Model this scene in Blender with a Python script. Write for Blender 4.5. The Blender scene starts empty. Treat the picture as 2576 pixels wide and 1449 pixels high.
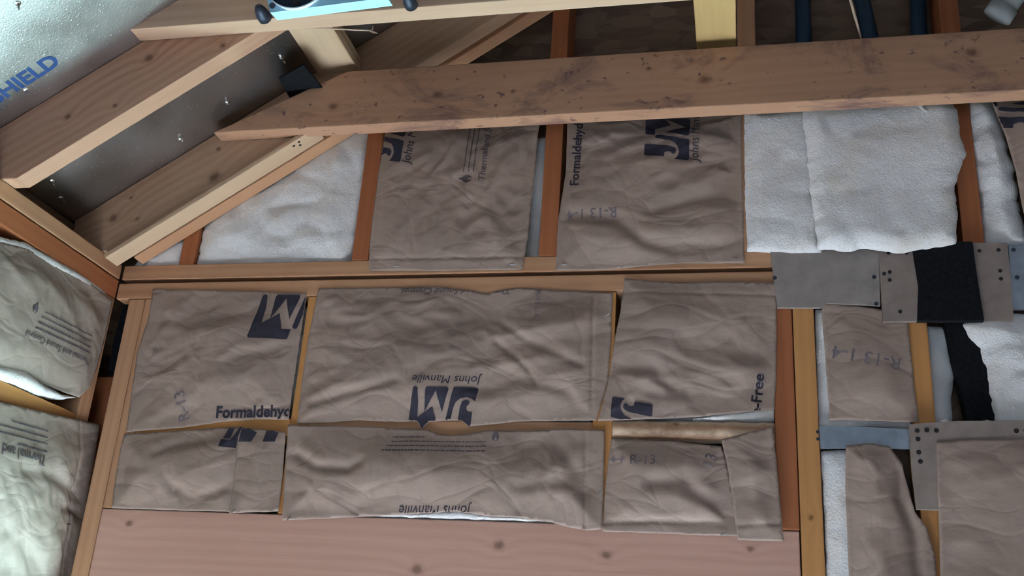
import bpy, bmesh, math, random
import numpy as np
from mathutils import Vector, Matrix
from mathutils.geometry import delaunay_2d_cdt
from mathutils.bvhtree import BVHTree

random.seed(7)
SC = bpy.context.scene
COL = SC.collection

# ------------------------------------------------------------------ camera
YAW, PITCH, ROLL = math.radians(-13.209), math.radians(21.339), math.radians(3.935)
FPX, IW, IH = 2600.0, 2576.0, 1449.0
CAM = np.array([1.3546, -1.92, 1.60])
_f = np.array([math.sin(YAW)*math.cos(PITCH), math.cos(YAW)*math.cos(PITCH), math.sin(PITCH)])
_r0 = np.array([math.cos(YAW), -math.sin(YAW), 0.0]); _u0 = np.cross(_r0, _f)
RT = math.cos(ROLL)*_r0 + math.sin(ROLL)*_u0
UP = math.cos(ROLL)*_u0 - math.sin(ROLL)*_r0
cd = bpy.data.cameras.new('camera'); cam = bpy.data.objects.new('camera', cd); COL.objects.link(cam)
cd.sensor_fit = 'HORIZONTAL'; cd.sensor_width = 36.0; cd.lens = FPX/IW*36.0; cd.clip_start = 0.02
cam.matrix_world = Matrix(((RT[0], UP[0], -_f[0], CAM[0]), (RT[1], UP[1], -_f[1], CAM[1]), (RT[2], UP[2], -_f[2], CAM[2]), (0, 0, 0, 1)))
SC.camera = cam

# ------------------------------------------------------------------ world, daylight, exposure
w = bpy.data.worlds.new('world'); SC.world = w; w.use_nodes = True
w.node_tree.nodes['Background'].inputs[0].default_value = (0.55, 0.72, 0.9, 1)
w.node_tree.nodes['Background'].inputs[1].default_value = 0.6

def area(name, loc, direction, sx, sy, power, color):
    l = bpy.data.lights.new(name, 'AREA'); l.shape = 'RECTANGLE'; l.size = sx; l.size_y = sy
    l.energy = power; l.color = color
    o = bpy.data.objects.new(name, l); COL.objects.link(o); o.location = loc
    o.rotation_euler = Vector(direction).to_track_quat('-Z', 'Y').to_euler()
    return o
# daylight through the doorway under the header and through the wide open door behind the camera
area('doorway_daylight', (0.78, 0.07, 0.88), (0, -1, 0), 1.25, 1.7, 26, (0.46, 0.84, 1.0))
area('rear_door_daylight', (1.3, -5.05, 1.05), (0, 1, 0), 2.3, 2.0, 22, (0.72, 0.81, 1.0))
sun = bpy.data.lights.new('sun', 'SUN'); sun.energy = 80; sun.angle = 0.02; sun.color = (0.76, 0.84, 1.0)
so = bpy.data.objects.new('sun', sun); COL.objects.link(so)
so.rotation_euler = Vector((0.05, -0.85, -1.0)).to_track_quat('-Z', 'Y').to_euler()

SC.view_settings.view_transform = 'Standard'; SC.view_settings.look = 'None'
SC.view_settings.gamma = 1.0; SC.view_settings.use_curve_mapping = False
SC.view_settings.exposure = 0.4
SC.cycles.use_denoising = True
SC.cycles.max_bounces = 5; SC.cycles.diffuse_bounces = 3; SC.cycles.glossy_bounces = 2
SC.cycles.use_adaptive_sampling = True; SC.cycles.adaptive_threshold = 0.2; SC.cycles.adaptive_min_samples = 12
SC.cycles.sample_clamp_indirect = 6.0

# ------------------------------------------------------------------ geometry helpers
def ray(px, py):
    return RT*(px-IW/2)/FPX - UP*(py-IH/2)/FPX + _f
SL = math.atan(0.667); CS, SN = math.cos(SL), math.sin(SL)
RAF0 = 2.42            # rafter underside height at the left wall
DECK0 = 2.578          # roof deck underside height at the left wall

class Frame:
    """a plane with coordinates a (right), b (up) and d (towards the room)"""
    def __init__(s, o, ea, eb, en):
        s.o, s.ea, s.eb, s.en = [np.array(v, float) for v in (o, ea, eb, en)]
    def p3(s, a, b, d=0.0):
        return s.o + s.ea*a + s.eb*b + s.en*d
    def px(s, x, y, d=0.0):
        r = ray(x, y); o = s.o + s.en*d
        t = np.dot(o-CAM, s.en)/np.dot(r, s.en)
        q = CAM + r*t - s.o
        return (float(np.dot(q, s.ea)), float(np.dot(q, s.eb)))
GW = Frame((0, 0, 0), (1, 0, 0), (0, 0, 1), (0, -1, 0))
LW = Frame((0, 0, 0), (0, 1, 0), (0, 0, 1), (1, 0, 0))
RF = Frame((0, 0, DECK0), (CS, 0, SN), (0, -1, 0), (SN, 0, -CS))

def Yp(px, py, y=0.0):
    r = ray(px, py); return CAM + r*((y-CAM[1])/r[1])

def lattice(ix, iy, seed):
    h = (ix*374761393 + iy*668265263 + seed*982451653) & 0xffffffff
    h = ((h ^ (h >> 13))*1274126177) & 0xffffffff
    h = h ^ (h >> 16)
    an = (h & 0xffff)/65536.0*2*np.pi
    return np.cos(an), np.sin(an)
def perlin(x, y, seed=0):
    x = np.asarray(x, float); y = np.asarray(y, float)
    ix = np.floor(x).astype(np.int64); iy = np.floor(y).astype(np.int64)
    fx, fy = x-ix, y-iy
    u = fx*fx*fx*(fx*(fx*6-15)+10); v = fy*fy*fy*(fy*(fy*6-15)+10)
    def g(dx, dy):
        cx, cy = lattice(ix+dx, iy+dy, seed); return cx*(fx-dx)+cy*(fy-dy)
    a = g(0, 0)*(1-u)+g(1, 0)*u; b = g(0, 1)*(1-u)+g(1, 1)*u
    return (a*(1-v)+b*v)*1.4
def fbm(x, y, seed, n=4):
    s = 0; am = 1
    for i in range(n):
        s = s + am*perlin(x, y, seed+i*17); x = x*2.03; y = y*2.03; am *= 0.5
    return s
def sstep(t):
    t = np.clip(t, 0, 1); return t*t*(3-2*t)
def poly_dist(poly, a, b):
    a = np.asarray(a, float); b = np.asarray(b, float)
    dm = np.full(a.shape, 1e9)
    for i in range(len(poly)):
        x0, y0 = poly[i]; x1, y1 = poly[(i+1) % len(poly)]
        dx, dy = x1-x0, y1-y0; L = dx*dx+dy*dy+1e-12
        t = np.clip(((a-x0)*dx+(b-y0)*dy)/L, 0, 1)
        dm = np.minimum(dm, np.hypot(a-x0-t*dx, b-y0-t*dy))
    return dm
def inside(poly, a, b):
    a = np.asarray(a, float); b = np.asarray(b, float); c = np.zeros(a.shape, bool)
    n = len(poly)
    for i in range(n):
        x0, y0 = poly[i]; x1, y1 = poly[(i+1) % n]
        m = ((y0 > b) != (y1 > b)) & (a < (x1-x0)*(b-y0)/((y1-y0) if y1 != y0 else 1e-12)+x0)
        c ^= m
    return c
def densify(poly, step):
    out = []
    for i in range(len(poly)):
        p, q = poly[i], poly[(i+1) % len(poly)]
        n = max(1, int(math.hypot(q[0]-p[0], q[1]-p[1])/step))
        for k in range(n):
            t = k/n; out.append((p[0]+(q[0]-p[0])*t, p[1]+(q[1]-p[1])*t))
    return out
def chaikin(poly, n=1):
    for _ in range(n):
        out = []
        for i in range(len(poly)):
            p, q = poly[i], poly[(i+1) % len(poly)]
            out += [(p[0]*.75+q[0]*.25, p[1]*.75+q[1]*.25), (p[0]*.25+q[0]*.75, p[1]*.25+q[1]*.75)]
        poly = out
    return poly

MATW = {}
def link(o, parent=None):
    COL.objects.link(o)
    if parent is not None: o.parent = parent
    return o
def tag(o, label, cat, group=None):
    o['label'] = label; o['category'] = cat
    if group: o['group'] = group
    return o
def struct(o):
    o['kind'] = 'structure'; return o
def empty(name, loc, label=None, cat=None, group=None):
    o = bpy.data.objects.new(name, None); o.empty_display_size = 0.05
    COL.objects.link(o); o.location = loc; MATW[o.name] = Matrix.Translation(Vector(loc))
    if label: tag(o, label, cat, group)
    return o
def mesh_obj(name, verts, faces, mat, parent=None, smooth=False, M=None):
    """verts in world space; M is the wanted object matrix (top level only)"""
    if parent is not None: M = MATW[parent.name]
    elif M is None:
        a = np.array(verts); M = Matrix.Translation((float(a[:, 0].mean()), float(a[:, 1].mean()), float(a[:, 2].min())))
    I = M.inverted()
    me = bpy.data.meshes.new(name)
    me.from_pydata([tuple(I @ Vector(v)) for v in verts], [], faces); me.update()
    if smooth: me.polygons.foreach_set('use_smooth', [True]*len(me.polygons))
    me.materials.append(mat)
    o = bpy.data.objects.new(name, me); link(o, parent)
    if parent is None: o.matrix_world = M
    MATW[o.name] = M
    return o
def bm_obj(name, bm, mat, parent=None, M=None, smooth=False):
    """bm in local space of M (or of the parent when given)"""
    if M is None: M = MATW[parent.name] if parent is not None else Matrix.Identity(4)
    me = bpy.data.meshes.new(name); bm.to_mesh(me); bm.free()
    if smooth: me.polygons.foreach_set('use_smooth', [True]*len(me.polygons))
    me.materials.append(mat)
    o = bpy.data.objects.new(name, me); link(o, parent)
    if parent is None: o.matrix_world = M
    MATW[o.name] = M
    return o
def axes(o, ex, ey, ez):
    return Matrix(((ex[0], ey[0], ez[0], o[0]), (ex[1], ey[1], ez[1], o[1]), (ex[2], ey[2], ez[2], o[2]), (0, 0, 0, 1)))
def prism_bm(poly, y0, y1, bevel=0.002):
    bm = bmesh.new()
    vs = [bm.verts.new((p[0], y0, p[1])) for p in poly]
    f = bm.faces.new(vs)
    r = bmesh.ops.extrude_face_region(bm, geom=[f])
    for v in r['geom']:
        if isinstance(v, bmesh.types.BMVert): v.co.y = y1
    bmesh.ops.recalc_face_normals(bm, faces=bm.faces)
    if bevel: bmesh.ops.bevel(bm, geom=list(bm.edges), offset=bevel, segments=2, affect='EDGES', profile=0.6)
    return bm
def lumber(name, poly, y0, y1, M, mat, label, cat, group=None, bevel=0.0025, knots=None):
    """poly in local X (along the grain) / Z, thickness along local Y"""
    o = bm_obj(name, prism_bm(poly, y0, y1, bevel), mat, None, M)
    return tag(o, label, cat, group)
def rect(x0, x1, z0, z1): return [(x0, z0), (x1, z0), (x1, z1), (x0, z1)]
def stud(x0, x1, z0, z1, mat, label, cat='stud', group=None, y0=0.0, y1=0.089, name='wall_stud', topslope=None):
    # grain (local X) runs up, local Z runs along -x so that the frame stays right handed
    M = axes((x0, 0, z0), (0, 0, 1), (0, 1, 0), (-1, 0, 0))
    if topslope is None: poly = [(0, 0), (z1-z0, 0), (z1-z0, -(x1-x0)), (0, -(x1-x0))]
    else: poly = [(0, 0), (topslope(x0)-z0, 0), (topslope(x1)-z0, -(x1-x0)), (0, -(x1-x0))]
    return lumber(name, poly, y0, y1, M, mat, label, cat, group)
def plank_x(name, x0, x1, z0, z1, y0, y1, mat, label, cat, group=None, poly=None):
    M = axes((x0, y0, z0), (1, 0, 0), (0, 1, 0), (0, 0, 1))
    return lumber(name, poly or rect(0, x1-x0, 0, z1-z0), 0, y1-y0, M, mat, label, cat, group)
def plank_y(name, y0, y1, x0, x1, z0, z1, mat, label, cat, group=None):
    M = axes((x0, y1, z0), (0, -1, 0), (1, 0, 0), (0, 0, 1))
    return lumber(name, rect(0, y1-y0, 0, z1-z0), 0, x1-x0, M, mat, label, cat, group)
def rafter(name, s0, s1, y0, y1, zb, depth, mat, label, cat='rafter', group=None):
    """s = distance up the slope, underside at zb over x = 0"""
    M = axes((0, y0, zb), (CS, 0, SN), (0, 1, 0), (-SN, 0, CS))
    if s0 < 0:   # seat cut over the wall plate
        loc = lambda x, z: (x*CS+(z-zb)*SN, -x*SN+(z-zb)*CS)
        xs = (2.441-zb)/0.667
        poly = [loc(-0.0885, 2.441), loc(xs, 2.441), (s1, 0), (s1, depth), loc(-0.0885, zb-0.0885*0.667+depth/CS)]
    else: poly = rect(s0, s1, 0, depth)
    return lumber(name, poly, 0, y1-y0, M, mat, label, cat, group)

# ------------------------------------------------------------------ materials
def nt(name):
    m = bpy.data.materials.new(name); m.use_nodes = True
    t = m.node_tree; b = t.nodes['Principled BSDF']
    return m, t, b
def N(t, kind, **kw):
    n = t.nodes.new(kind)
    for k, v in kw.items(): setattr(n, k, v)
    return n
def ramp(t, stops, fac=None):
    r = N(t, 'ShaderNodeValToRGB'); e = r.color_ramp.elements
    while len(e) < len(stops): e.new(0.5)
    for el, (p, c) in zip(e, stops):
        el.position = p; el.color = (c, c, c, 1) if isinstance(c, (int, float)) else (c[0], c[1], c[2], 1)
    if fac is not None: t.links.new(fac, r.inputs[0])
    return r
def mathn(t, op, a, b=None, clamp=False):
    n = N(t, 'ShaderNodeMath', operation=op); n.use_clamp = clamp
    for i, v in enumerate((a, b)):
        if v is None: continue
        if isinstance(v, (int, float)): n.inputs[i].default_value = v
        else: t.links.new(v, n.inputs[i])
    return n.outputs[0]
def mixc(t, fac, a, b, mode='MIX'):
    n = N(t, 'ShaderNodeMix', data_type='RGBA', blend_type=mode)
    for i, v in ((0, fac), (6, a), (7, b)):
        if isinstance(v, (int, float)): n.inputs[i].default_value = v
        elif isinstance(v, tuple): n.inputs[i].default_value = (v[0], v[1], v[2], 1)
        else: t.links.new(v, n.inputs[i])
    return n.outputs[2]
def noise(t, vec, scale, detail=4, rough=0.55, dist=0.0):
    n = N(t, 'ShaderNodeTexNoise'); n.inputs['Scale'].default_value = scale
    n.inputs['Detail'].default_value = detail; n.inputs['Roughness'].default_value = rough
    n.inputs['Distortion'].default_value = dist
    t.links.new(vec, n.inputs['Vector']); return n
def mapping(t, vec, scale=(1, 1, 1), loc=(0, 0, 0)):
    n = N(t, 'ShaderNodeMapping'); n.inputs['Scale'].default_value = scale; n.inputs['Location'].default_value = loc
    t.links.new(vec, n.inputs['Vector']); return n.outputs[0]
def bump(t, b, h, strength, dist):
    n = N(t, 'ShaderNodeBump'); n.inputs['Strength'].default_value = strength; n.inputs['Distance'].default_value = dist
    t.links.new(h, n.inputs['Height']); t.links.new(n.outputs[0], b.inputs['Normal'])

def wood(name, base, dark, knots=(), stain=0.0, rough=0.62, contrast=0.55, knot_density=0.10, stain_col=(0.10, 0.06, 0.07)):
    """softwood with grain along local X; knots: (x, z, radius) on the broad local X/Z face"""
    m, t, b = nt(name)
    tc = N(t, 'ShaderNodeTexCoord'); oi = N(t, 'ShaderNodeObjectInfo')
    co = tc.outputs['Object']
    off = N(t, 'ShaderNodeVectorMath', operation='SCALE'); off.inputs[0].default_value = (3.7, 9.1, 5.3)
    t.links.new(oi.outputs['Random'], off.inputs['Scale'])
    ad = N(t, 'ShaderNodeVectorMath', operation='ADD'); t.links.new(co, ad.inputs[0]); t.links.new(off.outputs[0], ad.inputs[1])
    v = ad.outputs[0]
    kmask = None; krad = None
    for (kx, kz, kr) in knots:
        s = N(t, 'ShaderNodeVectorMath', operation='SUBTRACT'); t.links.new(co, s.inputs[0]); s.inputs[1].default_value = (kx, 0, kz)
        sc = N(t, 'ShaderNodeVectorMath', operation='MULTIPLY'); t.links.new(s.outputs[0], sc.inputs[0]); sc.inputs[1].default_value = (0.8, 0.0, 1.0)
        ln = N(t, 'ShaderNodeVectorMath', operation='LENGTH'); t.links.new(sc.outputs[0], ln.inputs[0])
        q = mathn(t, 'DIVIDE', ln.outputs['Value'], kr)
        kmask = q if kmask is None else mathn(t, 'MINIMUM', kmask, q)
    warp = noise(t, mapping(t, v, (2.2, 9, 9)), 1.0, 2)
    fine = noise(t, mapping(t, v, (6, 240, 240)), 1.0, 3, 0.6)
    rings_v = mapping(t, v, (0.9, 26, 26))
    wv = N(t, 'ShaderNodeTexWave', wave_type='BANDS', bands_direction='Z'); wv.inputs['Scale'].default_value = 0.55
    wv.inputs['Distortion'].default_value = 7.0; wv.inputs['Detail'].default_value = 2.0; wv.inputs['Detail Scale'].default_value = 0.7
    t.links.new(rings_v, wv.inputs['Vector'])
    if kmask is not None:   # grain swirls round the knots
        sw = mathn(t, 'MULTIPLY', mathn(t, 'POWER', 2.718, mathn(t, 'MULTIPLY', kmask, -0.55)), 9.0)
        t.links.new(sw, wv.inputs['Phase Offset'])
    g = mathn(t, 'ADD', mathn(t, 'MULTIPLY', wv.outputs['Fac'], contrast*0.5), mathn(t, 'MULTIPLY', warp.outputs['Fac'], 0.75))
    g = mathn(t, 'ADD', g, mathn(t, 'MULTIPLY', mathn(t, 'SUBTRACT', fine.outputs['Fac'], 0.5), 0.45))
    r = ramp(t, [(0.15, base), (0.62, tuple(base[i]*0.62+dark[i]*0.38 for i in range(3))), (1.0, dark)], g)
    c = r.outputs[0]
    vo = N(t, 'ShaderNodeTexVoronoi'); vo.inputs['Scale'].default_value = 1.0
    t.links.new(mapping(t, v, (3.1, 9, 9)), vo.inputs['Vector'])
    kr_ = ramp(t, [(knot_density*0.35, 1.0), (knot_density, 0.0)], vo.outputs['Distance'])
    kc = tuple(x*0.35 for x in dark)
    c = mixc(t, mathn(t, 'MULTIPLY', kr_.outputs[0], 0.75), c, kc)
    if kmask is not None:
        nn = noise(t, co, 60, 3); km = mathn(t, 'ADD', kmask, mathn(t, 'MULTIPLY', mathn(t, 'SUBTRACT', nn.outputs['Fac'], 0.5), 0.9))
        kk = ramp(t, [(0.0, 0.85), (0.35, 0.7), (0.6, 0.2), (1.0, 0.0)], mathn(t, 'MULTIPLY', km, 0.75))
        c = mixc(t, kk.outputs[0], c, tuple(x*0.42 for x in dark))
    if stain > 0:
        sn = noise(t, mapping(t, v, (5, 9, 9)), 1.0, 6, 0.68, 0.6)
        sr = ramp(t, [(0.52, 0.0), (0.68, 1.0)], sn.outputs['Fac'])
        sp = noise(t, mapping(t, v, (45, 60, 60)), 1.0, 2); spr = ramp(t, [(0.66, 0.0), (0.74, 1.0)], sp.outputs['Fac'])
        c = mixc(t, mathn(t, 'MULTIPLY', sr.outputs[0], stain), c, stain_col)
        c = mixc(t, mathn(t, 'MULTIPLY', spr.outputs[0], stain), c, stain_col)
    t.links.new(c, b.inputs['Base Color']); b.inputs['Roughness'].default_value = rough
    b.inputs['Specular IOR Level'].default_value = 0.25
    return m

def kraft(name, base, seed=0.0, tint=(0.92, 1.0)):
    m, t, b = nt(name)
    tc = N(t, 'ShaderNodeTexCoord'); oi = N(t, 'ShaderNodeObjectInfo')
    off = N(t, 'ShaderNodeVectorMath', operation='SCALE'); off.inputs[0].default_value = (5.7, 3.1, 7.3); t.links.new(oi.outputs['Random'], off.inputs['Scale'])
    ad = N(t, 'ShaderNodeVectorMath', operation='ADD'); t.links.new(tc.outputs['Object'], ad.inputs[0]); t.links.new(off.outputs[0], ad.inputs[1]); v = ad.outputs[0]
    n1 = noise(t, v, 7, 4, 0.6); n2 = noise(t, v, 420, 1)
    g = mathn(t, 'ADD', mathn(t, 'MULTIPLY', n1.outputs['Fac'], 0.7), mathn(t, 'MULTIPLY', n2.outputs['Fac'], 0.3))
    r = ramp(t, [(0.3, tuple(x*0.84 for x in base)), (0.7, tuple(x*1.12 for x in base))], g)
    t.links.new(r.outputs[0], b.inputs['Base Color'])
    b.inputs['Roughness'].default_value = 0.55; b.inputs['Specular IOR Level'].default_value = 0.35
    wv = N(t, 'ShaderNodeVectorMath', operation='ADD'); t.links.new(v, wv.inputs[0])
    ws = N(t, 'ShaderNodeVectorMath', operation='SCALE'); t.links.new(noise(t, v, 9, 0).outputs['Color'], ws.inputs[0]); ws.inputs['Scale'].default_value = 0.10; t.links.new(ws.outputs[0], wv.inputs[1])
    h = mathn(t, 'MULTIPLY', 0.0, 0.0)
    for sc_, am_, lo_ in ((10, 1.0, 0.05), (23, 0.5, 0.07)):
        vo = N(t, 'ShaderNodeTexVoronoi', feature='DISTANCE_TO_EDGE'); vo.inputs['Scale'].default_value = sc_; t.links.new(mapping(t, wv.outputs[0], (0.55, 0.55, 1.0)), vo.inputs['Vector'])
        cr = ramp(t, [(0.0, 0.0), (lo_*1.6, 0.6), (0.32, 1.0)], vo.outputs['Distance'])
        h = mathn(t, 'ADD', h, mathn(t, 'MULTIPLY', cr.outputs[0], am_))
    h = mathn(t, 'ADD', h, mathn(t, 'MULTIPLY', noise(t, mapping(t, v, (1, 1, 2.2)), 22, 3, 0.6).outputs['Fac'], 0.7))
    bump(t, b, h, 0.28, 0.005)
    return m
def fiber(name, base, warm=(0.82, 0.70, 0.50), warm_amt=0.35):
    m, t, b = nt(name)
    tc = N(t, 'ShaderNodeTexCoord'); v = tc.outputs['Object']
    n1 = noise(t, v, 9, 5, 0.62); n2 = noise(t, v, 160, 2, 0.7, 1.5)
    r = ramp(t, [(0.50, 0.0), (0.72, 1.0)], n1.outputs['Fac'])
    c = mixc(t, mathn(t, 'MULTIPLY', r.outputs[0], warm_amt), base, warm)
    c = mixc(t, mathn(t, 'MULTIPLY', mathn(t, 'SUBTRACT', n2.outputs['Fac'], 0.35), 0.5, True), c, tuple(x*0.8 for x in base))
    t.links.new(c, b.inputs['Base Color']); b.inputs['Roughness'].default_value = 0.95
    b.inputs['Specular IOR Level'].default_value = 0.05
    b.inputs['Sheen Weight'].default_value = 0.25
    h = mathn(t, 'ADD', n2.outputs['Fac'], mathn(t, 'MULTIPLY', noise(t, v, 45, 2).outputs['Fac'], 1.5))
    bump(t, b, h, 0.40, 0.005)
    return m
def plain(name, col, rough=0.6, metal=0.0, spec=0.4, mottle=0.15, scale=40):
    m, t, b = nt(name)
    tc = N(t, 'ShaderNodeTexCoord')
    n = noise(t, tc.outputs['Object'], scale, 4, 0.6)
    r = ramp(t, [(0.3, tuple(x*(1-mottle) for x in col)), (0.7, tuple(min(1, x*(1+mottle)) for x in col))], n.outputs['Fac'])
    t.links.new(r.outputs[0], b.inputs['Base Color'])
    b.inputs['Roughness'].default_value = rough; b.inputs['Metallic'].default_value = metal; b.inputs['Specular IOR Level'].default_value = spec
    return m
def foil_mat():
    m, t, b = nt('foil')
    tc = N(t, 'ShaderNodeTexCoord'); v = tc.outputs['Object']
    vo = N(t, 'ShaderNodeTexVoronoi'); vo.inputs['Scale'].default_value = 120; t.links.new(v, vo.inputs['Vector'])
    dots = ramp(t, [(0.06, 1.0), (0.24, 0.0)], vo.outputs['Distance'])
    n1 = noise(t, v, 5, 4); n2 = noise(t, v, 260, 3)
    r = ramp(t, [(0.3, (0.30, 0.275, 0.265)), (0.7, (0.42, 0.395, 0.385))], n1.outputs['Fac'])
    pick = N(t, 'ShaderNodeSeparateColor'); t.links.new(vo.outputs['Color'], pick.inputs[0])
    glint = mathn(t, 'MULTIPLY', dots.outputs[0], mathn(t, 'MULTIPLY', mathn(t, 'GREATER_THAN', pick.outputs[0], 0.66), 0.45))
    t.links.new(mixc(t, glint, r.outputs[0], (0.97, 0.98, 1.0)), b.inputs['Base Color'])  # foil sparkle painted in as near-white dots of base colour
    b.inputs['Metallic'].default_value = 0.95
    rr = ramp(t, [(0.3, 0.26), (0.7, 0.40)], n1.outputs['Fac']); t.links.new(rr.outputs[0], b.inputs['Roughness'])
    h = mathn(t, 'ADD', mathn(t, 'MULTIPLY', dots.outputs[0], 0.25), mathn(t, 'MULTIPLY', n2.outputs['Fac'], 0.5))
    bump(t, b, h, 0.5, 0.0010)
    return m
def osb_mat():
    m, t, b = nt('osb')
    tc = N(t, 'ShaderNodeTexCoord'); v = tc.outputs['Object']
    vo = N(t, 'ShaderNodeTexVoronoi'); vo.inputs['Scale'].default_value = 1.0
    nz = noise(t, v, 14, 3); mv = N(t, 'ShaderNodeVectorMath', operation='ADD'); t.links.new(mapping(t, v, (16, 16, 45)), mv.inputs[0]); t.links.new(nz.outputs['Color'], mv.inputs[1])
    t.links.new(mv.outputs[0], vo.inputs['Vector'])
    r = ramp(t, [(0.0, (0.10, 0.06, 0.04)), (0.5, (0.16, 0.10, 0.065)), (1.0, (0.21, 0.14, 0.09))], vo.outputs['Color'])
    t.links.new(r.outputs[0], b.inputs['Base Color']); b.inputs['Roughness'].default_value = 0.7
    return m

FIR = wood('fir', (0.575, 0.335, 0.185), (0.37, 0.17, 0.09))
FIR_RED = wood('fir_red', (0.43, 0.155, 0.062), (0.26, 0.08, 0.033), contrast=0.4)
FIR_AMBER = wood('fir_amber', (0.60, 0.30, 0.105), (0.40, 0.165, 0.05), contrast=0.35, knot_density=0.05)
PINE = wood('pine', (0.68, 0.53, 0.36), (0.40, 0.25, 0.13), contrast=0.95)
FOIL = foil_mat(); OSB = osb_mat()
KRAFT = kraft('kraft_paper', (0.365, 0.276, 0.226))
KRAFT_LIT = kraft('kraft_paper_lit', (0.37, 0.31, 0.26))  # same paper as KRAFT, left wall daylight put into the colour
FIBER = fiber('glass_fiber', (0.80, 0.80, 0.79), (0.74, 0.62, 0.45), 0.5)
INK = plain('print_ink', (0.030, 0.028, 0.045), 0.7, mottle=0.3)
INK_FINE = plain('print_ink_fine', (0.105, 0.088, 0.098), 0.7, mottle=0.3)
INK_FAINT = plain('stamp_ink', (0.19, 0.155, 0.17), 0.7, mottle=0.3)
INK_BLUE = plain('foil_print_blue', (0.008, 0.05, 0.20), 0.5, mottle=0.2)
FELT_SHADE = plain('black_felt_and_shade', (0.010, 0.011, 0.013), 0.9, spec=0.1, mottle=0.4, scale=120)  # black of the felt, also used for the painted dark foil reflection
HARDBOARD = plain('grey_board', (0.30, 0.265, 0.245), 0.75, mottle=0.16, scale=30)
HARDBOARD2 = plain('brown_board', (0.27, 0.22, 0.19), 0.75, mottle=0.18, scale=30)
STEEL = plain('galvanized_steel', (0.34, 0.40, 0.46), 0.42, 0.75, mottle=0.22, scale=25)
NAILSTEEL = plain('bright_steel', (0.85, 0.88, 0.9), 0.22, 1.0, mottle=0.05)
DARKSTEEL = plain('dark_steel', (0.05, 0.06, 0.085), 0.5, 0.6, mottle=0.3)
HOLE = plain('nail_hole', (0.02, 0.018, 0.02), 0.9, mottle=0.2)
CONCRETE = plain('concrete', (0.42, 0.41, 0.39), 0.85, mottle=0.12, scale=6)
PVC = plain('grey_pvc', (0.55, 0.62, 0.64), 0.4, mottle=0.08)
BLUEPL = plain('blue_plastic', (0.006, 0.025, 0.055), 0.5, mottle=0.2)
LAMPBLUE = plain('pale_blue_enamel', (0.30, 0.58, 0.72), 0.4, mottle=0.06)
LENSBLACK = plain('dark_lens', (0.012, 0.025, 0.045), 0.25, mottle=0.2)
STRAW = plain('straw', (0.62, 0.48, 0.36), 0.6, mottle=0.15)

# ------------------------------------------------------------------ the setting
def box(name, lo, hi, mat):
    bm = prism_bm(rect(lo[0], hi[0], lo[2], hi[2]), lo[1], hi[1], 0)
    return bm_obj(name, bm, mat)
W_ = 3.66; APX = W_/2; Lr = 5.2
struct(box('floor', (-0.12, -Lr-0.02, -0.12), (W_+0.12, 0.11, 0.0), CONCRETE))
GRASS = plain('grass', (0.17, 0.24, 0.18), 0.9, mottle=0.35, scale=30)
struct(box('ground', (-6.0, 0.11, -0.20), (W_+6.0, 8.0, -0.05), GRASS))
deckz = lambda x: DECK0 + 0.667*min(x, W_-x)
front = [(-0.1, 0.0), (0.14, 0.0), (0.14, 1.755), (1.43, 1.755), (1.43, 0.0), (W_+0.1, 0.0), (W_+0.1, deckz(-0.1)), (APX, deckz(APX)), (-0.1, deckz(-0.1))]
bm = prism_bm(front, 0.090, 0.102, 0); bmesh.ops.triangulate(bm, faces=bm.faces); struct(bm_obj('wall_front', bm, OSB))
struct(box('wall_left', (-0.102, -Lr, 0.0), (-0.090, 0.09, 2.509), OSB))
struct(box('wall_right', (W_+0.090, -Lr, 0.0), (W_+0.102, 0.09, 2.509), OSB))
back = [(-0.1, 0.0), (0.1, 0.0), (0.1, 2.1), (2.55, 2.1), (2.55, 0.0), (W_+0.1, 0.0), (W_+0.1, deckz(-0.1)), (APX, deckz(APX)), (-0.1, deckz(-0.1))]
bm = prism_bm(back, -Lr-0.012, -Lr, 0); bmesh.ops.triangulate(bm, faces=bm.faces); struct(bm_obj('wall_back', bm, OSB))
# roof deck with foil facing, left and right slope
Ld = (APX+0.35)/CS
M = axes((0, -Lr, DECK0), (CS, 0, SN), (0, 1, 0), (-SN, 0, CS))
DECK = struct(bm_obj('ceiling', prism_bm(rect(-0.35/CS, APX/CS, 0, 0.012), 0, Lr+0.25, 0), FOIL, None, M))
M2 = axes((W_, -Lr, DECK0), (-CS, 0, SN), (0, 1, 0), (SN, 0, CS))
struct(bm_obj('ceiling', prism_bm(rect(-0.35/CS, APX/CS, 0, 0.012), 0, Lr+0.25, 0), FOIL, None, M2))

# ------------------------------------------------------------------ framing
def knots_px(pts, M, y):
    I = M.inverted(); out = []
    for (px, py, r) in pts:
        v = I @ Vector(Yp(px, py, y)); out.append((v.x, v.z, r))
    return out
# gable wall plates
plank_x('top_plate', 0.004, W_-0.004, 2.406, 2.440, 0, 0.089, FIR, 'upper of the two long tan plates above the paper faced batts', 'top plate')
plank_x('top_plate', -0.0, W_, 2.360, 2.397, 0, 0.089, FIR, 'lower of the two long tan plates, just above the middle batts', 'top plate')
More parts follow.
